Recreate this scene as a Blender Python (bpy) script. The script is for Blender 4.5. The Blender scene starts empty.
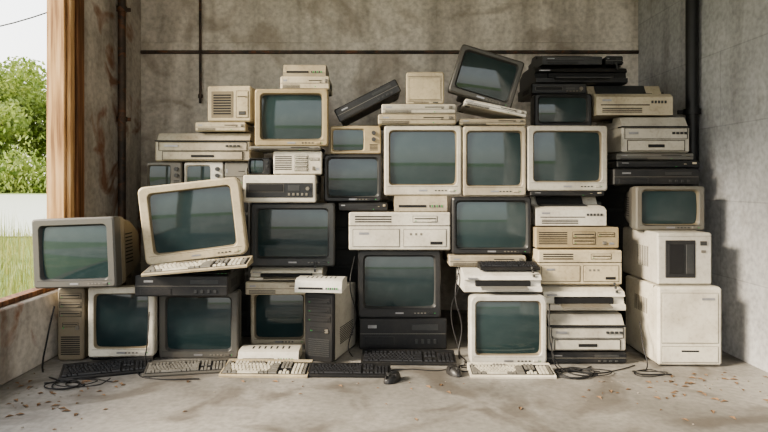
import bpy, bmesh, math, random
from mathutils import Vector, Matrix
random.seed(7)
R=math.radians
scene=bpy.context.scene

# ------------------------------------------------------------ materials
def newmat(name):
    m=bpy.data.materials.new(name); m.use_nodes=True
    nt=m.node_tree; b=nt.nodes['Principled BSDF']
    return m,nt,b
def N(nt,t,**k):
    n=nt.nodes.new(t)
    for a,v in k.items():
        if a in n.inputs: n.inputs[a].default_value=v
        else: setattr(n,a,v)
    return n
def ramp(nt,stops):
    r=nt.nodes.new('ShaderNodeValToRGB')
    while len(r.color_ramp.elements)<len(stops): r.color_ramp.elements.new(0.5)
    for e,(p,c) in zip(r.color_ramp.elements,stops):
        e.position=p; e.color=c if len(c)==4 else (*c,1)
    return r
def plastic(name,col,dirt=(0.14,0.10,0.06),rough=0.5,amt=0.4,var=0.14,yellow=.45):
    m,nt,b=newmat(name); L=nt.links.new
    tc=N(nt,'ShaderNodeTexCoord'); oi=N(nt,'ShaderNodeObjectInfo')
    add=N(nt,'ShaderNodeVectorMath',operation='ADD'); L(tc.outputs['Object'],add.inputs[0]); L(oi.outputs['Location'],add.inputs[1])
    n1=N(nt,'ShaderNodeTexNoise'); n1.inputs['Scale'].default_value=7; n1.inputs['Detail'].default_value=6; L(add.outputs[0],n1.inputs['Vector'])
    n2=N(nt,'ShaderNodeTexNoise'); n2.inputs['Scale'].default_value=60; n2.inputs['Detail'].default_value=4; L(add.outputs[0],n2.inputs['Vector'])
    r1=ramp(nt,[(0.42,(0,0,0)),(0.72,(1,1,1))]); L(n1.outputs['Fac'],r1.inputs[0])
    r2=ramp(nt,[(0.5,(0,0,0)),(0.75,(1,1,1))]); L(n2.outputs['Fac'],r2.inputs[0])
    mul=N(nt,'ShaderNodeMath',operation='MULTIPLY'); mul.inputs[1].default_value=amt; L(r1.outputs[0],mul.inputs[0])
    ml2=N(nt,'ShaderNodeMath',operation='MULTIPLY_ADD'); ml2.inputs[1].default_value=amt*0.6; L(r2.outputs[0],ml2.inputs[0]); L(mul.outputs[0],ml2.inputs[2])
    wn=N(nt,'ShaderNodeTexWhiteNoise',noise_dimensions='3D'); L(oi.outputs['Location'],wn.inputs['Vector'])
    ym=N(nt,'ShaderNodeMath',operation='MULTIPLY'); ym.inputs[1].default_value=yellow; L(wn.outputs['Value'],ym.inputs[0])
    my=N(nt,'ShaderNodeMix',data_type='RGBA'); my.inputs['A'].default_value=(*col,1); my.inputs['B'].default_value=(col[0]*.90,col[1]*.78,col[2]*.52,1); L(ym.outputs[0],my.inputs['Factor'])
    mx=N(nt,'ShaderNodeMix',data_type='RGBA'); L(my.outputs['Result'],mx.inputs['A']); mx.inputs['B'].default_value=(*dirt,1); L(ml2.outputs[0],mx.inputs['Factor'])
    hs=N(nt,'ShaderNodeHueSaturation'); L(mx.outputs['Result'],hs.inputs['Color'])
    mr=N(nt,'ShaderNodeMapRange'); mr.inputs['To Min'].default_value=1-var*1.5; mr.inputs['To Max'].default_value=1+var*0.5; L(oi.outputs['Random'],mr.inputs['Value']); L(mr.outputs[0],hs.inputs['Value'])
    L(hs.outputs[0],b.inputs['Base Color']); b.inputs['Roughness'].default_value=rough
    bp=N(nt,'ShaderNodeBump'); bp.inputs['Strength'].default_value=0.08; bp.inputs['Distance'].default_value=0.002; L(n2.outputs['Fac'],bp.inputs['Height']); L(bp.outputs[0],b.inputs['Normal'])
    return m
WHITE=plastic('plastic_white',(0.60,0.585,0.535),amt=.34,var=.18,yellow=.3)
CREAM=plastic('plastic_cream',(0.49,0.445,0.35),amt=.42,var=.18)
BEIGE=plastic('plastic_beige',(0.38,0.315,0.20),amt=.42,yellow=.2)
TAN=plastic('plastic_tan',(0.20,0.175,0.13),amt=.4)
GREY=plastic('plastic_grey',(0.17,0.168,0.155),amt=.35)
MGREY=plastic('plastic_mid_grey',(0.080,0.079,0.073),dirt=(.11,.09,.07),amt=.35,var=.05,yellow=.15)
DGREY=plastic('plastic_dark_grey',(0.036,0.039,0.041),dirt=(0.10,0.085,0.07),amt=.28,yellow=.1)
BLACK=plastic('plastic_black',(0.014,0.015,0.017),dirt=(0.07,0.06,0.05),amt=.25,rough=.42,yellow=0)
def simple(name,col,rough=.5,metal=0,emit=None):
    m,nt,b=newmat(name)
    n=N(nt,'ShaderNodeTexNoise'); n.inputs['Scale'].default_value=25
    tc=N(nt,'ShaderNodeTexCoord'); nt.links.new(tc.outputs['Object'],n.inputs['Vector'])
    r=ramp(nt,[(0.3,tuple(c*.8 for c in col)),(0.7,tuple(min(1,c*1.15) for c in col))]); nt.links.new(n.outputs['Fac'],r.inputs[0]); nt.links.new(r.outputs[0],b.inputs['Base Color'])
    b.inputs['Roughness'].default_value=rough; b.inputs['Metallic'].default_value=metal
    return m
HOLE=simple('recess_black',(0.008,0.008,0.009),.7)
KEYW=simple('key_cream',(0.48,0.45,0.37),.5)
KEYG=simple('key_grey',(0.16,0.15,0.13),.5)
KEYB=simple('key_black',(0.016,0.016,0.018),.45)
LEDG=simple('led_green',(0.05,0.3,0.08),.3)
BADGE=simple('badge_metal',(0.30,0.30,0.31),.35,.6)
CABLE=simple('cable_black',(0.012,0.012,0.013),.5)
def screenmat():
    m,nt,b=newmat('crt_glass'); L=nt.links.new
    oi=N(nt,'ShaderNodeObjectInfo'); tc=N(nt,'ShaderNodeTexCoord')
    r=ramp(nt,[(0,(0.015,0.030,0.031)),(0.5,(0.024,0.043,0.045)),(1,(0.012,0.022,0.025))]); L(oi.outputs['Random'],r.inputs[0])
    n=N(nt,'ShaderNodeTexNoise'); n.inputs['Scale'].default_value=14; n.inputs['Detail'].default_value=7; L(tc.outputs['Object'],n.inputs['Vector'])
    mx=N(nt,'ShaderNodeMix',data_type='RGBA'); mx.inputs['B'].default_value=(0.08,0.10,0.10,1); L(r.outputs[0],mx.inputs['A'])
    mr=N(nt,'ShaderNodeMapRange'); mr.inputs['From Min'].default_value=.45; mr.inputs['From Max'].default_value=.8; mr.inputs['To Max'].default_value=.15; L(n.outputs['Fac'],mr.inputs['Value']); L(mr.outputs[0],mx.inputs['Factor'])
    L(mx.outputs['Result'],b.inputs['Base Color'])
    b.inputs['Roughness'].default_value=.05; b.inputs['Specular IOR Level'].default_value=.65
    return m
GLASS=screenmat()

# ------------------------------------------------------------ mesh builder
class MB:
    def __init__(s): s.v=[];s.f=[];s.mi=[];s.mats=[]
    def mat(s,m):
        if m not in s.mats: s.mats.append(m)
        return s.mats.index(m)
    def add(s,vs,fs,m,M=None):
        o=len(s.v); k=s.mat(m)
        for v in vs:
            v=Vector(v); s.v.append(tuple(M@v) if M else tuple(v))
        for f in fs: s.f.append(tuple(i+o for i in f)); s.mi.append(k)
    def box(s,x0,x1,y0,y1,z0,z1,m,b=.003,M=None):
        c=((x0+x1)/2,(y0+y1)/2,(z0+z1)/2); h=(abs(x1-x0)/2,abs(y1-y0)/2,abs(z1-z0)/2)
        b=min(b,min(h)*.6); vs=[];idx={}
        for sx in(-1,1):
            for sy in(-1,1):
                for sz in(-1,1):
                    sg=(sx,sy,sz)
                    for a in range(3):
                        p=[c[i]+sg[i]*(h[i]-(0 if i==a else b)) for i in range(3)]
                        idx[(sg,a)]=len(vs); vs.append(p)
        fs=[]
        for a in range(3):
            o1,o2=[i for i in range(3) if i!=a]
            for sa in(-1,1):
                q=[]
                for (u,w) in((-1,-1),(1,-1),(1,1),(-1,1)):
                    g=[0,0,0]; g[a]=sa; g[o1]=u; g[o2]=w; q.append(idx[(tuple(g),a)])
                fs.append(q)
            for u in(-1,1):
                for w in(-1,1):
                    g0=[0,0,0]; g0[o1]=u; g0[o2]=w; g1=list(g0); g0[a]=-1; g1[a]=1; g0=tuple(g0); g1=tuple(g1)
                    fs.append([idx[(g0,o1)],idx[(g1,o1)],idx[(g1,o2)],idx[(g0,o2)]])
        for sx in(-1,1):
            for sy in(-1,1):
                for sz in(-1,1):
                    g=(sx,sy,sz); fs.append([idx[(g,0)],idx[(g,1)],idx[(g,2)]])
        s.add(vs,fs,m,M)
    def prof(s,pts,x0,x1,m):
        n=len(pts); vs=[(x0,y,z) for y,z in pts]+[(x1,y,z) for y,z in pts]
        fs=[[i,(i+1)%n,(i+1)%n+n,i+n] for i in range(n)]+[list(range(n)),list(range(n,2*n))]
        s.add(vs,fs,m)
    def cyl(s,c,r,l,axis,m,n=16,r2=None):
        r2=r if r2 is None else r2; vs=[]
        for k,(rr,t) in enumerate(((r,-l/2),(r2,l/2))):
            for i in range(n):
                a=2*math.pi*i/n; u,w=rr*math.cos(a),rr*math.sin(a)
                p={'x':(t,u,w),'y':(u,t,w),'z':(u,w,t)}[axis]
                vs.append((c[0]+p[0],c[1]+p[1],c[2]+p[2]))
        fs=[[i,(i+1)%n,(i+1)%n+n,i+n] for i in range(n)]+[list(range(n)),list(range(n,2*n))]
        s.add(vs,fs,m)
    def loft(s,secs,mats,cap0=False,cap1=True,n=5):
        vs=[]; L=4*(n+1)
        for (y,cx,cz,w,h,r) in secs:
            r=min(r,w/2,h/2)
            for q,(sx,sz) in enumerate(((1,1),(-1,1),(-1,-1),(1,-1))):
                for i in range(n+1):
                    a=math.pi/2*(q+i/n)
                    vs.append((cx+sx*(w/2-r)+r*math.cos(a),y,cz+sz*(h/2-r)+r*math.sin(a)))
        for k in range(len(secs)-1):
            fs=[]
            for i in range(L):
                j=(i+1)%L; fs.append([k*L+i,k*L+j,(k+1)*L+j,(k+1)*L+i])
            m=mats[k] if isinstance(mats,list) else mats
            if k==0: s.add(vs,fs,m); base=len(s.v)-len(vs)
            else:
                kk=s.mat(m)
                for f in fs: s.f.append(tuple(i+base for i in f)); s.mi.append(kk)
        kk=s.mat(mats[-1] if isinstance(mats,list) else mats)
        if cap1: s.f.append(tuple(base+(len(secs)-1)*L+i for i in range(L))); s.mi.append(kk)
        if cap0: s.f.append(tuple(base+i for i in range(L))); s.mi.append(kk)
    def make(s,name,loc=(0,0,0),rx=0,ry=0,rz=0,recalc=True,ang=28):
        me=bpy.data.meshes.new(name); me.from_pydata(s.v,[],s.f); 
        for m in s.mats: me.materials.append(m)
        me.polygons.foreach_set('material_index',s.mi); me.update()
        if recalc:
            bm=bmesh.new(); bm.from_mesh(me); bmesh.ops.recalc_face_normals(bm,faces=bm.faces); bm.to_mesh(me); bm.free()
        me.polygons.foreach_set('use_smooth',[True]*len(me.polygons))
        me.set_sharp_from_angle(angle=R(ang))
        ob=bpy.data.objects.new(name,me); scene.collection.objects.link(ob)
        ob.location=loc; ob.rotation_euler=(R(rx),R(ry),R(rz))
        return ob

# ------------------------------------------------------------ objects (front faces -Y, origin at front bottom centre)
DARKS=(BLACK,DGREY,MGREY)
def monitor(x,y,z,w,h,d=.36,body=CREAM,ms=.035,mt=.035,mb=.055,bez=None,ry=0,rz=0,rx=0,name='crt_monitor',ctrl='r',r=.014):
    bez=bez or body; M=MB()
    sw=w-2*ms; sh=h-mt-mb; cz=mb+sh/2
    M.loft([(.022,0,cz,sw,sh,.018),(.003,0,cz,sw+.016,sh+.016,.022),(0,0,cz,sw+.022,sh+.022,.024),(0,0,h/2,w-.014,h-.014,r),(.007,0,h/2,w,h,r),(.055,0,h/2,w,h,r),(.056,0,h/2,w-.008,h-.008,r),(.061,0,h/2,w-.008,h-.008,r),(.062,0,h/2,w-.004,h-.004,r),(.095,0,h/2,w-.008,h-.01,r),
      (.11,0,h/2+.002,w*.93,h*.92,.02),(.62*d,0,h*.50,w*.80,h*.82,.03),(.95*d,0,h*.46,w*.60,h*.62,.03),(d,0,h*.46,w*.57,h*.58,.03)],
      [DGREY if bez in DARKS else TAN,bez,bez,bez,bez,DGREY,DGREY,body,body,body,body,body,body],n=5)
    nx,nz=14,10; vs=[];fs=[]
    for j in range(nz+1):
        for i in range(nx+1):
            u=i/nx*2-1; v=j/nz*2-1
            vs.append((u*sw/2*1.01,.023-.016*(1-.5*u*u-.5*v*v),cz+v*sh/2*1.01))
    for j in range(nz):
        for i in range(nx):
            a=j*(nx+1)+i; fs.append([a,a+1,a+nx+2,a+nx+1])
    M.add(vs,fs,GLASS)
    if mb>.03:
        zc=mb*.42; sg=1 if ctrl=='r' else -1
        M.box(sg*(w/2-.055)-.013,sg*(w/2-.055)+.013,-.004,.004,zc-.006,zc+.006,bez,.002)
        M.box(sg*(w/2-.033)-.003,sg*(w/2-.033)+.003,-.001,.004,zc-.002,zc+.002,LEDG,.0005)
        for k in range(4):
            xx=sg*(w/2-.085-k*.018); M.box(xx-.005,xx+.005,-.002,.004,zc-.003,zc+.003,DGREY if bez not in DARKS else GREY,.001)
        M.box(-.022,.022,-.0015,.004,zc-.004,zc+.005,BADGE,.0005)
        M.box(-w/2+.02,w/2-.02,-.0006,.003,mb*.76,mb*.76+.0016,HOLE,.0003)
    def lerp(a,b,t): return a+(b-a)*t
    y0,y1=.125,.60*d
    z0,z1=h/2+.002+h*.46, h*.50+h*.41; X0,X1=w*.465,w*.40
    ya,yb=.11,.62*d
    def zt(y): t=(y-ya)/(yb-ya); return lerp(z0,z1,t)+.0012
    def xt(y): t=(y-ya)/(yb-ya); return lerp(X0,X1,t)+.0012
    n=14
    for k in range(n):
        xx=lerp(-w*.32,w*.32,k/(n-1)); M.add([(xx-.003,y0,zt(y0)),(xx+.003,y0,zt(y0)),(xx+.003,y1,zt(y1)),(xx-.003,y1,zt(y1))],[[0,1,2,3]],HOLE)
    for sg in(-1,1):
        for k in range(9):
            zz=lerp(h*.30,h*.72,k/8); M.add([(sg*xt(y0),y0,zz-.003),(sg*xt(y0),y0,zz+.003),(sg*xt(y1),y1,zz+.003),(sg*xt(y1),y1,zz-.003)],[[0,1,2,3]],HOLE)
    M.box(-w*.28,w*.28,.06,d*.8,0,h*.14,DGREY if body in (BLACK,DGREY) else body,.006)
    return M.make(name,(x,y,z),rx,ry,rz)

def slots(M,x0,x1,z0,z1,n,y=-.001,horizontal=True,m=HOLE):
    for k in range(n):
        if horizontal:
            zz=z0+(z1-z0)*(k+.5)/n; t=(z1-z0)/n*.25; M.box(x0,x1,y,.004,zz-t,zz+t,m,.0003)
        else:
            xx=x0+(x1-x0)*(k+.5)/n; t=(x1-x0)/n*.25; M.box(xx-t,xx+t,y,.004,z0,z1,m,.0003)
def frame(M,x0,x1,z0,z1,m,face=None,t=.0016,y=-.0012):
    for a in((x0,x1,z0-t/2,z0+t/2),(x0,x1,z1-t/2,z1+t/2),(x0-t/2,x0+t/2,z0,z1),(x1-t/2,x1+t/2,z0,z1)):
        M.box(a[0],a[1],y,.004,a[2],a[3],m,.0003)
    if face: M.box(x0+.003,x1-.003,y-.0015,.004,z0+.003,z1-.003,face,.001)
def floppy(M,cx,cz,w,m):
    h=w*.26
    frame(M,cx-w/2,cx+w/2,cz-h/2,cz+h/2,HOLE,m)
    M.box(cx-w*.44,cx+w*.44,-.0045,.0,cz+h*.02,cz+h*.17,HOLE,.0004)
    M.box(cx+w*.22,cx+w*.40,-.007,.0,cz-h*.34,cz-h*.12,m,.001)
    M.box(cx-w*.42,cx-w*.36,-.0045,.0,cz-h*.3,cz-h*.2,LEDG,.0004)
def desktop(x,y,z,w,h,d=.38,body=CREAM,var='at',name='desktop_computer',ry=0,rz=0,rx=0,fas=None):
    fas=fas or body; M=MB(); dk=HOLE
    M.box(-w/2+.004,w/2-.004,.018,d,.004,h-.002,body,.004)
    M.box(-w/2,w/2,0,.022,.003,h,fas,.006)
    for sx in(-1,1):
        for yy in(.04,d-.05): M.box(sx*w*.42-.012,sx*w*.42+.012,yy,yy+.024,0,.005,DGREY,.001)
    for sg in(-1,1):
        for k in range(10):
            yy=.08+k*.014; M.box(sg*(w/2-.0045)-.001,sg*(w/2-.0045)+.001,yy,yy+.006,h*.3,h*.7,dk,.0003)
    opp=CREAM if fas in(BLACK,DGREY) else GREY
    if var=='at':
        slots(M,-w*.46,-w*.12,h*.2,h*.8,max(3,int(h/.016)))
        bw=w*.27; bh=bw*.26; nb=max(1,int((h*.86)/(bh+.004)))
        for k in range(nb): floppy(M,w*.08,h/2+(k-(nb-1)/2)*(bh+.004),bw,fas)
        floppy(M,w*.345,h*.66,w*.2,fas)
        M.box(w*.30,w*.345,-.006,.002,h*.2,h*.36,opp,.002); M.box(w*.38,w*.44,-.001,.002,h*.2,h*.3,BADGE,.0005)
    elif var=='slim':
        M.box(-w*.49,w*.49,-.001,.004,h*.48,h*.48+.002,dk,.0003)
        M.box(w*.08,w*.34,-.0015,.004,h*.66,h*.66+.004,dk,.0003); M.box(w*.30,w*.33,-.004,.002,h*.53,h*.60,opp,.0006)
        M.box(w*.40,w*.45,-.006,.002,h*.55,h*.80,opp,.002)
        slots(M,-w*.45,-w*.1,h*.12,h*.4,3); M.box(-w*.44,-w*.36,-.001,.002,h*.62,h*.76,BADGE,.0005)
        M.box(w*.2,w*.22,-.001,.002,h*.2,h*.28,LEDG,.0005)
    elif var=='vcr':
        M.box(-w*.46,w*.46,-.003,.002,h*.2,h*.72,BLACK,.002)
        M.box(-w*.42,w*.05,-.005,.002,h*.42,h*.66,HOLE,.001); frame(M,-w*.43,w*.06,h*.4,h*.68,GREY,None,.0012,-.0045)
        M.box(w*.12,w*.28,-.0045,.002,h*.44,h*.64,DGREY,.0008)
        for k in range(5): M.box(w*(.12+.06*k),w*(.12+.06*k)+.012,-.006,.002,h*.27,h*.36,GREY,.001)
        M.cyl((w*.39,-.005,h*.52),.010,.012,'y',GREY)
    elif var=='double':
        M.box(-w*.5,w*.5,-.001,.022,h*.64,h*.64+.004,dk,.0005)
        frame(M,-w*.46,w*.0,h*.1,h*.56,dk,fas); frame(M,w*.04,w*.46,h*.1,h*.56,dk,fas)
        floppy(M,w*.25,h*.82,w*.24,fas); M.box(w*.3,w*.42,-.004,.002,h*.16,h*.24,dk,.001)
        slots(M,-w*.44,-w*.08,h*.72,h*.92,3); M.box(-w*.40,-w*.3,-.004,.002,h*.42,h*.48,BADGE,.0005)
        for k in range(3): M.box(w*(.1+.05*k),w*(.1+.05*k)+.012,-.004,.002,h*.4,h*.46,opp,.001)
    elif var=='rack':
        M.box(-w*.49,w*.49,-.001,.004,h*.5,h*.5+.0025,dk if fas not in (BLACK,) else GREY,.0003)
        frame(M,-w*.44,-w*.1,h*.12,h*.42,DGREY,fas); M.box(w*.1,w*.4,-.002,.004,h*.62,h*.8,DGREY,.001)
        for k in range(4): M.box(w*(.14+.07*k),w*(.14+.07*k)+.014,-.005,.002,h*.2,h*.34,DGREY if fas is not DGREY else BLACK,.001)
        M.box(-w*.4,-w*.3,-.0015,.002,h*.68,h*.78,BADGE,.0005)
    return M.make(name,(x,y,z),rx,ry,rz)

def printer(x,y,z,w,h,d=.36,body=CREAM,var='laser',name=None,ry=0,rz=0,rx=0):
    M=MB()
    if var=='laser':
        name=name or 'laser_printer'; hb=h*.70
        M.box(-w/2,w/2,.004,d,.004,hb,body,.008)
        M.prof([(.012,hb),(.05,h*.97),(d*.35,h),(d*.38,h*.86),(d*.72,h*.90),(d*.80,h),(d-.012,h),(d-.006,hb)],-w*.485,w*.485,body)
        M.box(-w*.5,w*.5,.0,.06,hb-.004,hb+.003,HOLE,.001)
        frame(M,-w*.42,w*.42,h*.06,h*.34,HOLE,body); M.box(-w*.12,w*.12,-.006,.002,h*.15,h*.23,HOLE,.002)
        frame(M,-w*.46,w*.46,h*.38,h*.66,HOLE,None)
        for k in range(4): M.box(w*.24+k*.022,w*.24+k*.022+.014,-.004,.006,h*.50,h*.56,DGREY,.001)
        M.box(-w*.40,-w*.26,-.001,.006,h*.50,h*.56,BADGE,.0005)
    elif var=='inkjet':
        name=name or 'inkjet_printer'
        M.prof([(.03,.004),(.0,h*.10),(.0,h*.30),(.022,h*.34),(.028,h*.58),(.008,h*.62),(.02,h*.80),(.10,h),(d*.78,h),(d,h*.72),(d,.004)],-w/2,w/2,body)
        M.box(-w*.36,w*.36,.008,.05,h*.33,h*.57,HOLE,.003)
        M.prof([(-.045,h*.24),(-.045,h*.30),(.03,h*.36),(.03,h*.30)],-w*.30,w*.30,GREY if body is not BLACK else DGREY)
        for k in range(3): M.cyl((w*.40,.012+.014*k,h*.815+.017*k),.006,.012,'z',DGREY)
        M.box(-w*.46,-w*.34,.002,.02,h*.66,h*.72,BADGE,.0005)
        M.box(-w*.34,w*.34,.16*1,.17,h-.001,h+.001,HOLE,.0005)
    elif var=='dot':
        name=name or 'dot_matrix_printer'
        M.prof([(.0,.004),(.0,h*.55),(.03,h*.66),(.13,h*.72),(.16,h),(d*.72,h),(d*.8,h*.72),(d,h*.66),(d,.004)],-w/2,w/2,body)
        M.prof([(.045,h*.675),(.125,h*.735),(.155,h*1.0),(.15,h*1.0),(.12,h*.75),(.045,h*.69)],-w*.40,w*.28,DGREY)
        M.cyl((w/2+.012,d*.45,h*.72),.018,.026,'x',DGREY,18)
        M.box(-w*.44,w*.2,-.001,.004,h*.30,h*.33,HOLE,.0005)
        for k in range(5): M.box(w*.22+k*.018,w*.22+k*.018+.011,-.004,.003,h*.36,h*.44,DGREY,.001)
        M.box(-w*.42,-w*.3,-.001,.003,h*.42,h*.48,BADGE,.0005)
        slots(M,-w*.42,w*.1,h*.08,h*.24,3)
    return M.make(name,(x,y,z),rx,ry,rz)

def tower(x,y,z,w,h,d=.40,body=CREAM,front=None,name='computer_tower',ry=0,rz=0):
    front=front or body; M=MB()
    M.box(-w/2+.003,w/2-.003,.018,d,.006,h-.002,body,.003)
    M.loft([(.0,0,h/2,w-.016,h-.016,.014),(.008,0,h/2,w,h-.002,.016),(.024,0,h/2,w,h-.002,.016)],front,cap0=True)
    for k in range(3): floppy(M,0,h*.88-k*.045,w*.82,front)
    floppy(M,0,h*.88-.145,w*.6,front)
    M.box(w*.2,w*.34,-.006,.004,h*.42,h*.48,GREY,.003); M.box(-w*.3,-w*.24,-.002,.004,h*.44,h*.455,LEDG,.0005)
    slots(M,-w*.36,w*.36,h*.08,h*.34,9,y=-.002,m=HOLE if front not in(BLACK,) else DGREY)
    for k in range(10):
        for sg in(-1,1):
            M.box(sg*(w/2-.003)-.001,sg*(w/2-.003)+.001,.10,.30,h*.2+k*.009,h*.2+k*.009+.004,HOLE,.0003)
    for sx in(-1,1):
        for yy in(.05,d-.06): M.box(sx*w*.36-.014,sx*w*.36+.014,yy,yy+.03,0,.008,DGREY,.001)
    return M.make(name,(x,y,z),0,ry,rz)

def keyboard(x,y,z,w=.43,d=.165,body=CREAM,key=KEYW,key2=KEYG,rx=0,ry=0,rz=0):
    M=MB(); hb,hf=.034,.014
    M.prof([(0,0),(-.002,hf*.6),(.004,hf),(d*.82,hb-.004),(d,hb),(d+.003,hb*.5),(d,0)],-w/2,w/2,body)
    pit=(w-.02)/22.9; sl=(hb-.004-hf)/(d*.82)
    y0=.012; py=(d*.80-.012)/6.1
    M.add([(-w/2+.007,y0-.004,hf+sl*(y0-.004)+.0006),(w/2-.007,y0-.004,hf+sl*(y0-.004)+.0006),(w/2-.007,y0+py*6.2,hf+sl*(y0+py*6.2)+.0006),(-w/2+.007,y0+py*6.2,hf+sl*(y0+py*6.2)+.0006)],[[0,1,2,3]],HOLE)
    def k(u0,u1,row,m):
        xa=-w/2+.010+u0*pit+.0009; xb=-w/2+.010+u1*pit-.0009
        ya=y0+row*py+(.004 if row==5 else 0)+.0009; yb=ya+py-.0018; za=hf+sl*ya-.001; zb=hf+sl*yb-.001; t=.0085; i=pit*.13
        M.add([(xa,ya,za),(xb,ya,za),(xb,yb,zb),(xa,yb,zb),(xa+i,ya+i*.7,za+t),(xb-i,ya+i*.7,za+t),(xb-i,yb-i*1.2,zb+t),(xa+i,yb-i*1.2,zb+t)],
              [[4,5,6,7],[0,1,5,4],[1,2,6,5],[2,3,7,6],[3,0,4,7]],m)
    for u0,u1 in((0,1.5),(1.5,2.5),(2.5,4)): k(u0,u1,0,key2)
    k(4,10,0,key)
    for u0,u1 in((10,11.5),(11.5,12.5),(12.5,15)): k(u0,u1,0,key2)
    for row,off in((1,2.3),(2,1.8),(3,1.5),(4,1)):
        k(0,off,row,key2); u=off
        while u+1<=13.01: k(u,u+1,row,key); u+=1
        k(u,15,row,key2)
    k(0,1,5,key2)
    for g in(2,6.5,11):
        for q in range(4): k(g+q,g+q+1,5,key if g!=6.5 else key2)
    for q in range(3):
        k(15.4+q,16.4+q,0,key); k(15.4+q,16.4+q,3,key2); k(15.4+q,16.4+q,4,key2); k(15.4+q,16.4+q,5,key2)
    k(16.4,17.4,1,key)
    for row in range(5):
        for q in range(4): k(18.8+q,19.8+q,row,key if q<3 else key2)
    return M.make('keyboard',(x,y,z),rx,ry,rz)

def mouse(x,y,z,m,rz=0):
    M=MB(); n=16; rings=7; vs=[]; fs=[]
    for j in range(rings):
        t=j/(rings-1); a=t*math.pi/2; rr=math.cos(a)**.6 if t<1 else 0.02
        for i in range(n):
            b=2*math.pi*i/n; yy=math.sin(b)
            vs.append((.031*rr*math.cos(b),.055*rr*yy,.004+.034*math.sin(a)*(1+.18*yy*rr)))
    for j in range(rings-1):
        for i in range(n): fs.append([j*n+i,j*n+(i+1)%n,(j+1)*n+(i+1)%n,(j+1)*n+i])
    fs.append([(rings-1)*n+i for i in range(n)])
    vs0=[(v[0],v[1],0) for v in vs[:n]]; M.add(vs,fs,m); M.add(vs0+vs[:n],[[i,(i+1)%n,(i+1)%n+n,i+n] for i in range(n)]+[list(range(n))],m)
    M.box(-.001,.001,-.052,-.008,.020,.0335,HOLE,.0003); M.box(-.004,.004,-.036,-.022,.024,.038,DGREY,.001)
    M.box(-.028,.028,-.009,-.0075,.018,.0365,HOLE,.0003)
    return M.make('computer_mouse',(x,y,z),rz=rz)

def cable(name,pts,r=.0035,m=CABLE):
    cu=bpy.data.curves.new(name,'CURVE'); cu.dimensions='3D'; cu.bevel_depth=r; cu.bevel_resolution=2; cu.resolution_u=8
    sp=cu.splines.new('BEZIER'); sp.bezier_points.add(len(pts)-1)
    for p,c in zip(sp.bezier_points,pts): p.co=c; p.handle_left_type=p.handle_right_type='AUTO'
    cu.materials.append(m); ob=bpy.data.objects.new(name,cu); scene.collection.objects.link(ob); return ob

def portable_tv(x,y,z,w,h,d=.28,body=BEIGE,ry=0,rz=0,name='portable_television',screen=True):
    M=MB(); sw=w*.60; sh=h*.72; cx=-w*.14; cz=h*.5
    M.loft([(.014,cx,cz,sw,sh,.012),(.0,cx,cz,sw+.014,sh+.014,.014),(.0,0,h/2,w-.01,h-.01,.010),(.006,0,h/2,w,h,.012),(.6*d,0,h/2,w,h,.012),(.62*d,0,h/2,w*.94,h*.92,.012),(d,0,h/2,w*.78,h*.76,.02)],[body]*6)
    M.add([(cx-sw/2,.015,cz-sh/2),(cx,.006,cz-sh/2),(cx+sw/2,.015,cz-sh/2),(cx-sw/2,.010,cz),(cx,.002,cz),(cx+sw/2,.010,cz),(cx-sw/2,.015,cz+sh/2),(cx,.006,cz+sh/2),(cx+sw/2,.015,cz+sh/2)],[[0,1,4,3],[1,2,5,4],[3,4,7,6],[4,5,8,7]],GLASS)
    M.cyl((w*.36,-.006,h*.75),h*.075,.016,'y',DGREY); M.cyl((w*.36,-.006,h*.52),h*.075,.016,'y',DGREY)
    slots(M,w*.28,w*.44,h*.12,h*.36,5)
    M.box(-w*.3,w*.3,0.02,d*.5,-.0,.004,DGREY,.001)
    return M.make(name,(x,y,z),0,ry,rz)

def modem(x,y,z,w,h,d=.2,body=CREAM,ry=0,rz=0,name='modem',rx=0):
    M=MB()
    M.prof([(.0,.004),(-.004,h*.35),(.012,h*.9),(.03,h),(d*.7,h),(d,h*.85),(d,.004)],-w/2,w/2,body)
    M.box(-w*.42,w*.1,-.006,.006,h*.30,h*.44,HOLE,.001)
    for k in range(6): M.box(w*.16+k*w*.045,w*.16+k*w*.045+.006,-.006,.01,h*.3,h*.44,LEDG if k%2 else DGREY,.0005)
    for k in range(7): M.box(-w*.3+k*w*.1,-w*.3+k*w*.1+w*.03,.05,d*.6,h-.001,h+.0005,HOLE,.0003)
    M.box(-w*.4,w*.4,.02,d-.02,0,.006,DGREY,.001)
    return M.make(name,(x,y,z),rx,ry,rz)

# =============================================================== PILE
# --- column: centre
desktop(.150,3.20,0,.47,.171,.42,BLACK,'rack')
monitor(.131,3.20,.171,.445,.364,.38,BLACK,ms=.038,mt=.038,mb=.062)
desktop(.131,3.17,.535,.54,.204,.40,WHITE,'double')
modem(.244,3.18,.739,.28,.088,.30,CREAM,name='telephone_answering_machine')
monitor(.257,3.20,.828,.415,.375,.37,WHITE,ms=.034,mt=.034,mb=.062)
desktop(.225,3.19,1.204,.418,.058,.36,CREAM,'slim')
desktop(.235,3.20,1.263,.40,.055,.35,WHITE,'slim')
def speaker(x,y,z,w,h,d,body):
    M=MB(); M.loft([(0,0,h/2,w-.012,h-.012,.012),(.006,0,h/2,w,h,.014),(d*.5,0,h/2,w,h,.014),(d,0,h*.45,w*.8,h*.85,.02)],body,cap0=True)
    M.box(-w*.44,w*.44,-.002,.004,h*.86,h*.87,HOLE,.0003); M.box(-w*.44,w*.44,-.002,.004,h*.1,h*.11,HOLE,.0003)
    frame(M,-w*.42,w*.42,h*.14,h*.82,GREY,body); M.box(w*.2,w*.34,-.004,.002,h*.04,h*.07,DGREY,.001)
    slots(M,-w*.3,w*.1,h*.03,h*.08,2)
    return M.make('computer_speaker',(x,y,z),rz=-4)
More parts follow.
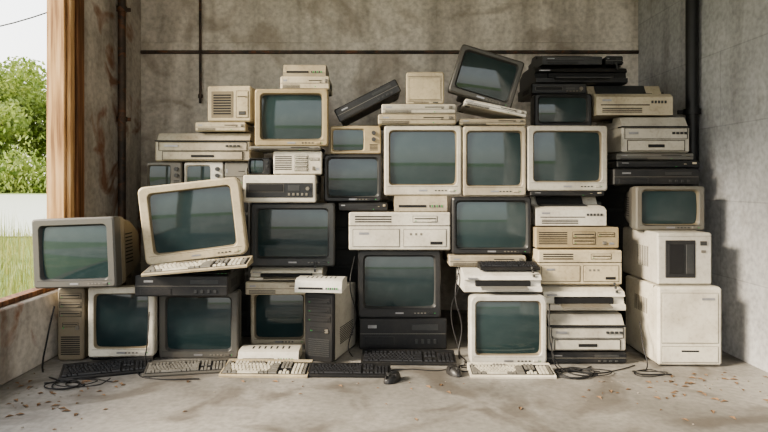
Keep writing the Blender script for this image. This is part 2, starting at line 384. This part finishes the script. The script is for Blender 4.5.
speaker(.270,3.22,1.318,.205,.175,.25,CREAM)

# --- column: right of centre
monitor(.653,2.92,0,.375,.345,.34,WHITE,ms=.034,mt=.036,mb=.058,r=.03)
printer(.635,2.95,.346,.38,.110,.34,WHITE,'inkjet')
desktop(.585,3.10,.457,.40,.060,.34,CREAM,'slim')
monitor(.616,3.15,.518,.418,.303,.36,BLACK,ms=.028,mt=.028,mb=.036)
monitor(.641,3.20,.824,.340,.376,.36,CREAM,ms=.028,mt=.034,mb=.060)
desktop(.632,3.20,1.201,.36,.038,.36,CREAM,'slim')
desktop(.640,3.18,1.276,.340,.036,.34,WHITE,'slim',ry=12)
monitor(.560,3.20,1.338,.350,.265,.32,MGREY,bez=MGREY,ms=.032,mt=.030,mb=.038,ry=17)

# --- column: printers
desktop(1.045,2.95,0,.40,.058,.40,BLACK,'rack')
printer(1.050,2.95,.059,.385,.183,.38,WHITE,'laser')
printer(1.055,3.00,.243,.41,.128,.38,WHITE,'inkjet')
desktop(1.0475,3.05,.373,.43,.178,.38,CREAM,'double')
desktop(1.050,3.10,.552,.435,.113,.38,BEIGE,'at')
printer(1.035,3.15,.666,.37,.154,.34,WHITE,'dot')
desktop(1.032,3.20,.821,.40,.03,.34,BLACK,'slim')
monitor(1.032,3.20,.852,.430,.350,.38,WHITE,ms=.040,mt=.036,mb=.056)
monitor(1.040,3.30,1.203,.32,.184,.30,BLACK,ms=.03,mt=.02,mb=.03)
desktop(1.030,3.34,1.388,.31,.064,.34,DGREY,'vcr',name='video_cassette_recorder',fas=BLACK)
printer(1.170,3.38,1.453,.52,.115,.38,BLACK,'inkjet')
printer(1.130,3.42,1.569,.34,.085,.32,DGREY,'dot')
desktop(1.375,3.43,1.569,.10,.055,.25,BLACK,'rack',name='external_disk_drive')

# --- column: far right
M=MB(); w,h,d=.31,.388,.40
M.box(-w/2,w/2,0,d,.008,h,WHITE,.010); frame(M,-w*.44,w*.44,h*.06,h*.26,GREY,WHITE); frame(M,-w*.44,w*.44,h*.30,h*.93,GREY,WHITE)
M.box(-w*.14,w*.14,-.004,.003,h*.19,h*.215,HOLE,.002); M.box(w*.18,w*.38,-.0045,.003,h*.84,h*.87,BADGE,.0005)
M.box(-w*.5,w*.5,.05,.053,.01,h+.0006,GREY,.0003)
for k in range(8): M.box(-w/2-.001,-w/2+.002,.12+k*.02,.13+k*.02,h*.6,h*.8,GREY,.0005)
for sx in(-1,1):
    for yy in(.03,d-.06): M.box(sx*w*.4-.015,sx*w*.4+.015,yy,yy+.03,0,.01,DGREY,.001)
M.make('photocopier_cabinet',(1.53,2.90,0),rz=-1)
M=MB(); w,h,d=.27,.26,.42
M.box(-w/2,w/2,0,d,.003,h,WHITE,.008); M.box(-w*.36,w*.20,-.003,.01,h*.14,h*.86,BLACK,.004); M.box(-w*.30,-w*.02,-.005,.01,h*.22,h*.78,HOLE,.002)
M.box(w*.02,w*.16,-.005,.01,h*.22,h*.78,DGREY,.002); M.box(w*.28,w*.40,-.004,.004,h*.76,h*.84,DGREY,.001); M.box(w*.30,w*.38,-.004,.004,h*.62,h*.67,GREY,.001)
M.box(-w*.49,w*.49,-.001,.004,h*.93,h*.935,GREY,.0003)
for k in range(7): M.box(-w/2-.001,-w/2+.002,.10+k*.02,.11+k*.02,h*.3,h*.7,GREY,.0005)
M.make('tape_backup_unit',(1.53,2.95,.389))
monitor(1.525,3.08,.650,.355,.228,.34,MGREY,bez=GREY,ms=.038,mt=.026,mb=.034,ry=0)
desktop(1.50,3.18,.880,.46,.092,.38,BLACK,'rack')
desktop(1.53,3.22,.973,.45,.042,.36,DGREY,'slim',fas=BLACK)
desktop(1.52,3.24,1.016,.42,.040,.36,GREY,'slim')
printer(1.53,3.25,1.057,.37,.206,.40,WHITE,'laser')
printer(1.425,3.28,1.264,.42,.188,.38,CREAM,'dot')

# --- column: left of centre
tower(-.280,2.98,0,.155,.350,.35,WHITE,BLACK,rz=-17)
modem(-.280,2.94,.351,.235,.068,.17,WHITE,name='external_modem',rz=-6)
desktop(-.065,3.24,.740,.27,.048,.34,BLACK,'slim')
monitor(-.122,3.28,.790,.318,.262,.32,BLACK,ms=.026,mt=.026,mb=.034)
portable_tv(-.108,3.29,1.054,.28,.155,.27,BEIGE)
desktop(-.022,3.28,1.310,.38,.080,.32,BLACK,'rack',ry=-27)

# --- column: left middle
monitor(-.53,3.30,0,.318,.302,.32,CREAM,ms=.03,mt=.03,mb=.04)
desktop(-.483,3.14,.303,.40,.072,.38,CREAM,'slim')
printer(-.470,3.15,.375,.38,.069,.36,WHITE,'inkjet',name='scanner')
monitor(-.442,3.20,.446,.452,.340,.38,MGREY,bez=DGREY,ms=.040,mt=.036,mb=.054)
desktop(-.509,3.18,.787,.386,.150,.36,WHITE,'vcr',name='video_cassette_recorder')
desktop(-.420,3.24,.938,.265,.130,.34,WHITE,'at')
portable_tv(-.628,3.24,.938,.12,.092,.20,BLACK,name='portable_oscilloscope')
desktop(-.485,3.22,1.068,.385,.026,.34,GREY,'slim')
monitor(-.455,3.25,1.095,.400,.311,.36,BEIGE,ms=.038,mt=.032,mb=.042)
desktop(-.385,3.28,1.406,.27,.075,.28,CREAM,'slim',name='external_disk_drive')
modem(-.390,3.30,1.481,.235,.072,.24,CREAM,name='telephone_base')

# --- column: left
monitor(-.900,3.04,0,.405,.343,.34,GREY,bez=MGREY,ms=.042,mt=.036,mb=.046,ry=0)
desktop(-.935,2.88,.344,.45,.105,.40,DGREY,'rack',fas=BLACK)
modem(-.80,2.885,.450,.20,.022,.07,BLACK)
keyboard(-.850,2.808,.476,.50,.145,CREAM,KEYW,KEYG,ry=-5,rx=2)
monitor(-.885,2.965,.512,.500,.390,.36,CREAM,ms=.052,mt=.044,mb=.055,ry=-6.5,rz=3,r=.03)
M=MB(); M.box(-.28,.28,0,.5,0,.853,DGREY,.006)
for k in range(7): frame(M,-.26,.26,.03+k*.116,.03+k*.116+.10,HOLE,BLACK)
M.make('dark_filler_cabinet',(-1.0,3.47,0))  # hidden dark filler cabinet, carries the stack above
portable_tv(-1.215,3.44,.854,.20,.160,.26,GREY)
portable_tv(-.99,3.45,.854,.225,.160,.26,WHITE)
desktop(-.80,3.45,.854,.14,.160,.26,GREY,'slim',name='external_disk_drive')
printer(-.990,3.43,1.016,.55,.172,.42,CREAM,'laser')
desktop(-.890,3.44,1.189,.29,.055,.30,CREAM,'slim')
M=MB(); w,h,d=.255,.21,.28
M.box(-w/2,w/2,0,d,.003,h,CREAM,.008); M.box(-w*.42,w*.10,-.002,.01,h*.12,h*.86,TAN,.004); slots(M,-w*.36,w*.04,h*.2,h*.78,8,y=-.004)
frame(M,w*.16,w*.44,h*.12,h*.86,HOLE,CREAM); floppy(M,w*.30,h*.7,w*.24,CREAM); M.box(w*.22,w*.38,-.006,.003,h*.2,h*.3,DGREY,.002)
M.make('compact_computer',(-.842,3.45,1.245),rz=-3)
# --- far left
desktop(-1.278,3.01,0,.325,.022,.34,BLACK,'slim')
monitor(-1.272,2.99,.023,.325,.350,.34,WHITE,ms=.036,mt=.040,mb=.050,rz=3)
tower(-1.530,3.00,0,.130,.372,.34,BEIGE,TAN,rz=2)
monitor(-1.440,2.86,.392,.430,.335,.38,TAN,bez=MGREY,ms=.046,mt=.042,mb=.044,rz=-8,ry=-2.5)
# --- unseen dark filler cabinets, added to keep gaps in the pile dark
M=MB(); M.box(-.30,.30,0,.36,0,1.0,DGREY,.006)
for k in range(8): frame(M,-.28,.28,.03+k*.118,.03+k*.118+.10,HOLE,BLACK)
M.make('dark_filler_cabinet',(1.46,3.74,0))
M=MB(); M.box(-.30,.30,0,.36,0,.78,DGREY,.006)
for k in range(6): frame(M,-.28,.28,.03+k*.118,.03+k*.118+.10,HOLE,BLACK)
M.make('dark_filler_cabinet',(.0,3.70,0))

# --- on the floor
keyboard(-1.24,2.76,0,.40,.16,BLACK,KEYB,KEYB,rz=20)
keyboard(-.88,2.78,0,.38,.13,MGREY,KEYG,KEYG,rz=11)
keyboard(-.515,2.745,0,.41,.175,CREAM,KEYW,KEYG,rz=-2)
modem(-.53,2.96,0,.30,.060,.16,WHITE,name='fax_machine')
keyboard(-.12,2.745,0,.385,.12,BLACK,KEYB,KEYB,rz=-1)
keyboard(.165,2.93,0,.47,.16,BLACK,KEYB,KEYB,rz=-2)
keyboard(.635,2.735,0,.39,.13,WHITE,KEYW,KEYG,rz=-1)
keyboard(.68,3.0,.457,.30,.09,BLACK,KEYB,KEYB)
mouse(.078,2.70,0,BLACK,rz=-35); mouse(.370,2.80,0,BLACK,rz=20)
random.seed(3)
def mess(name,cx,cy,rx,ry,n,r=.003):
    pts=[]
    for i in range(n):
        a=i*1.9+random.uniform(-.4,.4); q=random.uniform(.5,1)
        pts.append((cx+rx*q*math.cos(a),cy+ry*q*math.sin(a),r+.001+ (0.006 if i%2 else 0)))
    return cable(name,pts,r)
mess('power_cable',-1.37,2.64,.12,.06,9)
mess('power_cable',-1.30,2.68,.14,.05,8,.0022)
mess('power_cable',.93,2.78,.11,.07,13)
mess('power_cable',.98,2.82,.14,.06,9,.0022)
mess('power_cable',.45,2.86,.05,.05,6)
mess('power_cable',1.30,2.80,.10,.04,7,.0022)
cable('mouse_cable',[(.06,2.75,.01),(.03,2.80,.004),(.16,2.86,.004),(.30,2.84,.004),(.40,2.90,.004)],.002)
cable('mouse_cable',[(.38,2.855,.012),(.42,2.90,.004),(.45,2.98,.004),(.44,3.1,.004)],.002)
cable('power_cable',[(.86,2.94,.30),(.845,2.90,.22),(.85,2.88,.10),(.88,2.86,.005),(.96,2.84,.004),(1.05,2.9,.004)],.003)
cable('power_cable',[(.875,2.94,.14),(.86,2.90,.08),(.90,2.85,.005),(1.02,2.80,.004),(1.18,2.86,.004),(1.27,2.92,.004)],.0025)
cable('power_cable',[(1.33,3.0,.20),(1.31,2.92,.10),(1.30,2.86,.005),(1.22,2.82,.004),(1.38,2.78,.004)],.003)
cable('power_cable',[(.44,3.16,.42),(.42,3.12,.30),(.45,3.10,.15),(.43,3.05,.004),(.46,2.95,.004)],.004)
cable('power_cable',[(.41,3.16,.50),(.44,3.10,.40),(.40,3.14,.22),(.44,3.08,.004)],.003)
cable('power_cable',[(-1.60,2.98,.28),(-1.61,2.93,.12),(-1.58,2.84,.004),(-1.46,2.72,.004),(-1.36,2.66,.01)],.004)
cable('power_cable',[(-1.13,2.99,.25),(-1.12,2.94,.12),(-1.13,2.93,.03),(-1.10,2.78,.004),(-1.0,2.72,.004),(-.80,2.72,.004)],.0028)
cable('power_cable',[(-.11,3.20,.50),(-.13,3.12,.36),(-.10,3.13,.2),(-.12,3.08,.004),(-.02,3.12,.004)],.003)

# =============================================================== ROOM
def concrete(name,c1,c2,scale=2.2,stain=(0.10,0.06,0.035),stain_lo=.62,stain_amt=.5,block=None,rough=.85,seed=0,streak=0,bf=.3):
    m,nt,b=newmat(name); L=nt.links.new
    tc=N(nt,'ShaderNodeTexCoord'); mp=N(nt,'ShaderNodeMapping'); mp.inputs['Location'].default_value=(seed,seed*.7,0); L(tc.outputs['Object'],mp.inputs['Vector'])
    def nz(s,det=8,dis=0,src=mp):
        n=N(nt,'ShaderNodeTexNoise'); n.inputs['Scale'].default_value=s; n.inputs['Detail'].default_value=det; n.inputs['Distortion'].default_value=dis; L(src.outputs[0],n.inputs['Vector']); return n
    a=nz(scale,10,.4); f=nz(38,6); st=nz(scale*1.6,7,1.0)
    r=ramp(nt,[(.36,c2),(.62,c1)]); L(a.outputs['Fac'],r.inputs[0])
    mx=N(nt,'ShaderNodeMix',data_type='RGBA',blend_type='MULTIPLY'); mx.inputs['Factor'].default_value=.7; L(r.outputs[0],mx.inputs['A'])
    r2=ramp(nt,[(.3,(.62,.62,.62)),(.62,(1,1,1))]); L(f.outputs['Fac'],r2.inputs[0]); L(r2.outputs[0],mx.inputs['B'])
    r3=ramp(nt,[(stain_lo,(0,0,0)),(stain_lo+.12,(stain_amt,)*3)]); L(st.outputs['Fac'],r3.inputs[0])
    m2=N(nt,'ShaderNodeMix',data_type='RGBA'); L(r3.outputs[0],m2.inputs['Factor']); L(mx.outputs['Result'],m2.inputs['A']); m2.inputs['B'].default_value=(*stain,1)
    out=m2.outputs['Result']
    if streak:
        for sc,lo,am,off in(((5,5,.55),.48,streak,0),((2.2,2.2,.35),.54,streak*.7,9)):
            m5=N(nt,'ShaderNodeMapping'); m5.inputs['Scale'].default_value=sc; m5.inputs['Location'].default_value=(off,off,0); L(tc.outputs['Object'],m5.inputs['Vector'])
            sn=nz(1.1,8,.3,m5); r5=ramp(nt,[(lo,(1,1,1)),(lo+.24,(1-am,1-am*1.04,1-am*1.10))]); L(sn.outputs['Fac'],r5.inputs[0])
            m6=N(nt,'ShaderNodeMix',data_type='RGBA',blend_type='MULTIPLY'); m6.inputs['Factor'].default_value=1; L(out,m6.inputs['A']); L(r5.outputs[0],m6.inputs['B']); out=m6.outputs['Result']
    bp=N(nt,'ShaderNodeBump'); bp.inputs['Strength'].default_value=.35; bp.inputs['Distance'].default_value=.006
    hsum=N(nt,'ShaderNodeMath',operation='MULTIPLY_ADD'); L(f.outputs['Fac'],hsum.inputs[0]); hsum.inputs[1].default_value=.5; L(a.outputs['Fac'],hsum.inputs[2])
    hout=hsum.outputs[0]
    if block:
        sep=N(nt,'ShaderNodeSeparateXYZ'); L(tc.outputs['Object'],sep.inputs[0]); cb=N(nt,'ShaderNodeCombineXYZ')
        L(sep.outputs['Y' if block=='yz' else 'X'],cb.inputs[0]); L(sep.outputs['Z'],cb.inputs[1])
        br=N(nt,'ShaderNodeTexBrick'); br.inputs['Scale'].default_value=1; br.inputs['Brick Width'].default_value=.8; br.inputs['Row Height'].default_value=.40
        br.inputs['Mortar Size'].default_value=.004; br.inputs['Mortar Smooth'].default_value=.5; br.inputs['Color1'].default_value=(1,1,1,1); br.inputs['Color2'].default_value=(.93,.94,.95,1); br.inputs['Mortar'].default_value=(.58,.58,.58,1)
        L(cb.outputs[0],br.inputs['Vector'])
        m3=N(nt,'ShaderNodeMix',data_type='RGBA',blend_type='MULTIPLY'); m3.inputs['Factor'].default_value=bf; L(out,m3.inputs['A']); L(br.outputs['Color'],m3.inputs['B']); out=m3.outputs['Result']
        h2=N(nt,'ShaderNodeMath',operation='MULTIPLY_ADD'); L(br.outputs['Fac'],h2.inputs[0]); h2.inputs[1].default_value=-.35; L(hout,h2.inputs[2]); hout=h2.outputs[0]
    L(out,b.inputs['Base Color']); L(hout,bp.inputs['Height']); L(bp.outputs[0],b.inputs['Normal']); b.inputs['Roughness'].default_value=rough
    return m
WALLB=concrete('wall_concrete_back',(.80,.745,.68),(.60,.555,.50),1.6,stain=(.27,.22,.17),stain_lo=.55,stain_amt=.55,streak=.42)
WALLR=concrete('wall_blocks_right',(.56,.565,.575),(.42,.425,.435),1.5,block='yz',stain=(.24,.22,.20),stain_lo=.58,streak=.30,bf=.45)
WALLL=concrete('wall_concrete_left',(.62,.575,.52),(.38,.34,.30),2.5,stain=(.22,.085,.035),stain_lo=.55,stain_amt=.8,seed=3,streak=.35)
FLOOR=concrete('floor_concrete',(.33,.316,.292),(.19,.180,.163),1.7,stain=(.085,.070,.054),stain_lo=.53,stain_amt=.6,rough=.55,seed=5)
BOUNCE_APRON=concrete('bounce_apron_concrete',(.34,.325,.30),(.24,.23,.21),.6,rough=.9)
CEIL=concrete('ceiling_concrete',(.60,.58,.54),(.48,.46,.42),1.5)
def boxobj(name,x0,x1,y0,y1,z0,z1,m,b=.002):
    M=MB(); M.box(x0,x1,y0,y1,z0,z1,m,b); return M.make(name)
XL,XR,YB,YF,ZC=-1.645,1.85,4.2,-.6,2.7
TW=.10
boxobj('floor',XL-TW,XR+.2,YF,YB+.2,-.12,0,FLOOR,.001)
boxobj('ceiling',XL-TW,XR+.2,YF,YB+.2,ZC,ZC+.15,CEIL,.001)
boxobj('wall_back',XL-TW,XR+.2,YB,YB+.2,0,ZC,WALLB,.001)
boxobj('wall_right',XR,XR+.2,YF,YB,0,ZC,WALLR,.001)
M=MB()
M.box(XL-TW,XL,YF,YB,0,.335,WALLL,.006)
M.box(XL-TW,XL,3.24,YB,.335,ZC,WALLL,.004)
M.box(XL-TW,XL,YF,3.24,2.5,ZC,WALLL,.002)
M.box(XL-TW,XL,YF,.3,.335,2.5,WALLL,.002)
M.make('wall_left')
def wood(name,a,b_,c):
    m,nt,b=newmat(name); L=nt.links.new
    tc=N(nt,'ShaderNodeTexCoord'); mp=N(nt,'ShaderNodeMapping'); mp.inputs['Scale'].default_value=(30,30,1.6); L(tc.outputs['Object'],mp.inputs[0])
    n=N(nt,'ShaderNodeTexNoise'); n.inputs['Scale'].default_value=1.5; n.inputs['Detail'].default_value=8; L(mp.outputs[0],n.inputs['Vector'])
    r=ramp(nt,[(.3,a),(.5,b_),(.7,c)]); L(n.outputs['Fac'],r.inputs[0]); L(r.outputs[0],b.inputs['Base Color']); b.inputs['Roughness'].default_value=.75
    return m
WOOD=wood('weathered_wood',(.20,.10,.045),(.48,.29,.14),(.64,.45,.27))
WOODD=wood('dark_wood',(.05,.025,.012),(.16,.075,.035),(.30,.15,.07))
RUST=concrete('rusty_iron',(.10,.065,.045),(.035,.028,.024),9,stain=(.22,.08,.03),stain_lo=.55,rough=.6)
M=MB()
M.box(XL-TW,XL-.004,3.17,3.239,.336,2.499,WOOD,.004)
M.box(XL-.003,XL+.020,3.19,3.235,.336,2.55,WOOD,.004)
M.box(XL+.001,XL+.026,3.255,3.33,.30,2.69,WOODD,.004)
M.box(XL-TW,XL-.035,.31,3.17,.336,.360,WOODD,.003); M.box(XL-TW,XL,.31,3.17,2.44,2.499,WOOD,.004); M.box(XL-TW,XL,.301,.36,.362,2.44,WOOD,.004)
M.make('window_1')
M=MB(); M.box(XL+.001,XR-.001,YB-.020,YB-.001,1.800,1.822,RUST,.004); M.box(XL+.001,XR-.001,YB-.010,YB-.001,1.822,1.88,WALLB,.003); M.make('trim_1')
def pipe(name,x,y,z0,z1,r,m,clips=()):
    M=MB(); M.cyl((x,y,(z0+z1)/2),r,z1-z0,'z',m,18)
    for z in clips: M.cyl((x,y,z),r*1.35,.03,'z',m,18); M.box(x-r*2,x+r*2,y+r*.6,y+r*1.05,z-.012,z+.012,m,.002)
    return M.make(name)
pipe('drain_pipe',XL+.035,3.80,0,ZC,.024,RUST,(.6,1.3,2.0))
pipe('drain_pipe',XR-.045,3.40,0,ZC,.034,CABLE,(.5,1.3,2.05))
pipe('electrical_conduit',-1.22,YB-.030,1.45,ZC,.009,RUST,(1.5,))
# debris
M=MB(); DL=simple('dry_leaf',(.20,.125,.07),.8); DS=simple('rubble_chip',(.26,.235,.20),.9)
random.seed(11)
for k in range(260):
    q0=random.random()
    if q0<.36: x=random.gauss(-1.38,.16); y=random.gauss(2.5,.22)
    elif q0<.72: x=random.gauss(1.40,.25); y=random.gauss(2.62,.15)
    elif q0<.88: x=random.gauss(-.1,.6); y=random.gauss(2.64,.05)
    else: x=random.uniform(-1.6,1.8); y=random.uniform(1.9,2.8)
    x=max(-1.6,min(1.8,x)); y=min(y,2.69) if abs(x)<1.35 else min(y,2.86)
    a=random.uniform(0,6.28); s=random.uniform(.003,.010)
    if random.random()<.6:
        s*=1.5; c,q=math.cos(a),math.sin(a); P=[(-s*1.4,0,.001),(0,-s*.6,.002+s*.3),(s*1.4,0,.001),(0,s*.6,.001+s*.4)]
        M.add([(x+u*c-v*q,y+u*q+v*c,w) for u,v,w in P],[[0,1,2],[0,2,3]],DL)
    else:
        s*=.4; M.box(x-s,x+s,y-s*.8,y+s*.8,0,s,DS,s*.4)
M.make('floor_debris',recalc=False)

# =============================================================== OUTSIDE
def ground_mat():
    m,nt,b=newmat('meadow'); L=nt.links.new; tc=N(nt,'ShaderNodeTexCoord'); n=N(nt,'ShaderNodeTexNoise'); n.inputs['Scale'].default_value=1.3; n.inputs['Detail'].default_value=9
    L(tc.outputs['Object'],n.inputs['Vector']); r=ramp(nt,[(.3,(.08,.13,.03)),(.55,(.16,.22,.06)),(.75,(.28,.28,.14))]); L(n.outputs['Fac'],r.inputs[0]); L(r.outputs[0],b.inputs['Base Color']); b.inputs['Roughness'].default_value=.9; return m
GM=ground_mat()
def plane(name,x0,x1,y0,y1,z,m):
    M=MB(); M.add([(x0,y0,z),(x1,y0,z),(x1,y1,z),(x0,y1,z)],[[0,1,2,3]],m); return M.make(name,recalc=False)
plane('ground_outside',-260,260,-120,300,-.13,GM)
plane('added_bounce_apron',-9,14,-22,YF,-.125,BOUNCE_APRON)  # unseen grey ground, added to cut green bounce and green screen reflections
m,nt,b=newmat('pond_water'); b.inputs['Base Color'].default_value=(.48,.52,.44,1); b.inputs['Roughness'].default_value=.35
n=N(nt,'ShaderNodeTexNoise'); n.inputs['Scale'].default_value=2; bp=N(nt,'ShaderNodeBump'); bp.inputs['Strength'].default_value=.1; tc=N(nt,'ShaderNodeTexCoord'); nt.links.new(tc.outputs['Object'],n.inputs['Vector']); nt.links.new(n.outputs['Fac'],bp.inputs['Height']); nt.links.new(bp.outputs[0],b.inputs['Normal'])
plane('pond',-110,-3.6,11,48,-.10,m)
def leafmat(name,c1,c2):
    m,nt,b=newmat(name); L=nt.links.new
    tc=N(nt,'ShaderNodeTexCoord'); n=N(nt,'ShaderNodeTexNoise'); n.inputs['Scale'].default_value=.8; L(tc.outputs['Object'],n.inputs['Vector'])
    r=ramp(nt,[(.3,c1),(.7,c2)]); L(n.outputs['Fac'],r.inputs[0]); L(r.outputs[0],b.inputs['Base Color']); b.inputs['Roughness'].default_value=.6
    t=N(nt,'ShaderNodeBsdfTranslucent'); L(r.outputs[0],t.inputs['Color']); mx=N(nt,'ShaderNodeMixShader'); mx.inputs[0].default_value=.4
    L(b.outputs[0],mx.inputs[1]); L(t.outputs[0],mx.inputs[2]); L(mx.outputs[0],nt.nodes['Material Output'].inputs['Surface']); return m
LEAF=leafmat('leaf_green',(.12,.19,.035),(.36,.42,.13)); GRASS=leafmat('grass_blade',(.11,.17,.035),(.40,.38,.15)); BARK=simple('bark',(.12,.09,.06),.9)
def tree(x,y,hgt,rad,seed,n=9000,nb=16,sc=1.75):
    random.seed(seed); M=MB(); M.cyl((0,0,hgt*.25),rad*.09,hgt*.5,'z',BARK,10,rad*.05)
    blobs=[(random.uniform(-.7,.7)*rad,random.uniform(-.5,.5)*rad,hgt*random.uniform(.15,.84),rad*random.uniform(.30,.52)) for _ in range(nb)]
    for bl in blobs[:6]:
        pa=Vector((0,0,hgt*.35)); pb=Vector(bl[:3]); dd=pb-pa; l=dd.length; q=dd.to_track_quat('Z','Y').to_matrix().to_4x4(); T=Matrix.Translation(pa)@q
        vs=[];
        for rr,t in((rad*.04,0),(rad*.015,l)):
            for i in range(6): vs.append((rr*math.cos(i*1.047),rr*math.sin(i*1.047),t))
        M.add(vs,[[i,(i+1)%6,(i+1)%6+6,i+6] for i in range(6)],BARK,T)
    for k in range(n):
        bx,by,bz,br=random.choice(blobs); v=Vector((random.gauss(0,1),random.gauss(0,1),random.gauss(0,1))).normalized()*br*random.uniform(.5,1.05)
        c=Vector((bx+v.x,by+v.y,bz+v.z*.85)); u=Vector((random.gauss(0,1),random.gauss(0,1),random.gauss(0,1))).normalized(); w=u.cross(Vector((random.gauss(0,1),random.gauss(0,1),1))).normalized(); s=random.uniform(.10,.22)
        M.add([c-u*s,c+w*s*.55,c+u*s,c-w*s*.55],[[0,1,2,3]],LEAF)
    ob=M.make('tree',(x,y,-.13),recalc=False); ob.scale=(sc,sc,sc); return ob
tree(-46.0,73,10.2,4.2,1); tree(-40.0,78,9.2,3.8,2); tree(-56,84,12,4.6,3); tree(-50,96,12.5,5.0,9); tree(-44.5,66,5.2,3.4,14)
random.seed(21); M=MB()
for k in range(9000):
    x=random.uniform(-54,-26); y=random.uniform(55,57.5); z=abs(random.gauss(0,1.3))*(1+.5*math.sin(x*.7))-.1; c=Vector((x,y,z)); u=Vector((random.gauss(0,1),random.gauss(0,1),random.gauss(0,1))).normalized(); w=u.cross(Vector((.3,1,.2))).normalized(); s=random.uniform(.15,.34)
    M.add([c-u*s,c+w*s*.5,c+u*s,c-w*s*.5],[[0,1,2,3]],LEAF)
M.make('lakeside_shrubs',recalc=False)
M=MB()
for k in range(9500):
    y=random.uniform(2.6,10.5); x=-1.95-random.random()**1.3*6.0
    h=random.uniform(.15,.44)*(1.5 if random.random()<.12 else .8); a=random.uniform(0,6.28); l=random.uniform(.02,.13); dx,dy=math.cos(a),math.sin(a); t=random.uniform(.003,.006)
    M.add([(x-dy*t,y+dx*t,-.13),(x+dy*t,y-dx*t,-.13),(x+dx*l*.4+dy*t*.7,y+dy*l*.4-dx*t*.7,-.13+h*.6),(x+dx*l*.4-dy*t*.7,y+dy*l*.4+dx*t*.7,-.13+h*.6),(x+dx*l,y+dy*l,-.13+h)],[[0,1,2,3],[3,2,4]],GRASS)
M.make('tall_grass',recalc=False)
cable('overhead_wire',[(-13,10,2.7),(-6.4,10,3.48),(-4,10.2,4.3),(2,10.5,5.2)],.012)

# =============================================================== LIGHT + CAMERA
w=bpy.data.worlds.new('overcast_sky'); scene.world=w; w.use_nodes=True; nt=w.node_tree; bg=nt.nodes['Background']
sky=nt.nodes.new('ShaderNodeTexSky'); sky.sky_type='NISHITA'; sky.sun_disc=False; sky.sun_elevation=R(38); sky.sun_rotation=R(-70); sky.dust_density=3.5; sky.air_density=1.2
mx=nt.nodes.new('ShaderNodeMix'); mx.data_type='RGBA'; mx.inputs['Factor'].default_value=.78; mx.inputs['B'].default_value=(3.5,3.40,3.22,1)
nt.links.new(sky.outputs[0],mx.inputs['A']); nt.links.new(mx.outputs['Result'],bg.inputs['Color']); bg.inputs['Strength'].default_value=.74
s=bpy.data.lights.new('sun','SUN'); s.energy=10; s.angle=R(16); s.color=(1,.87,.69); so=bpy.data.objects.new('sun',s); scene.collection.objects.link(so)
so.rotation_euler=Vector((.86,.36,-.46)).to_track_quat('-Z','Y').to_euler()
try:
    scene.view_settings.view_transform='AgX'; scene.view_settings.look='AgX - Medium High Contrast'
except Exception as e: print(e)
cam=bpy.data.cameras.new('camera'); co=bpy.data.objects.new('camera',cam); scene.collection.objects.link(co); scene.camera=co
co.location=(0,0,.9); co.rotation_euler=(R(90),0,0); cam.sensor_width=36; cam.lens=28; cam.shift_x=.0117; cam.shift_y=-.0443; cam.clip_end=600
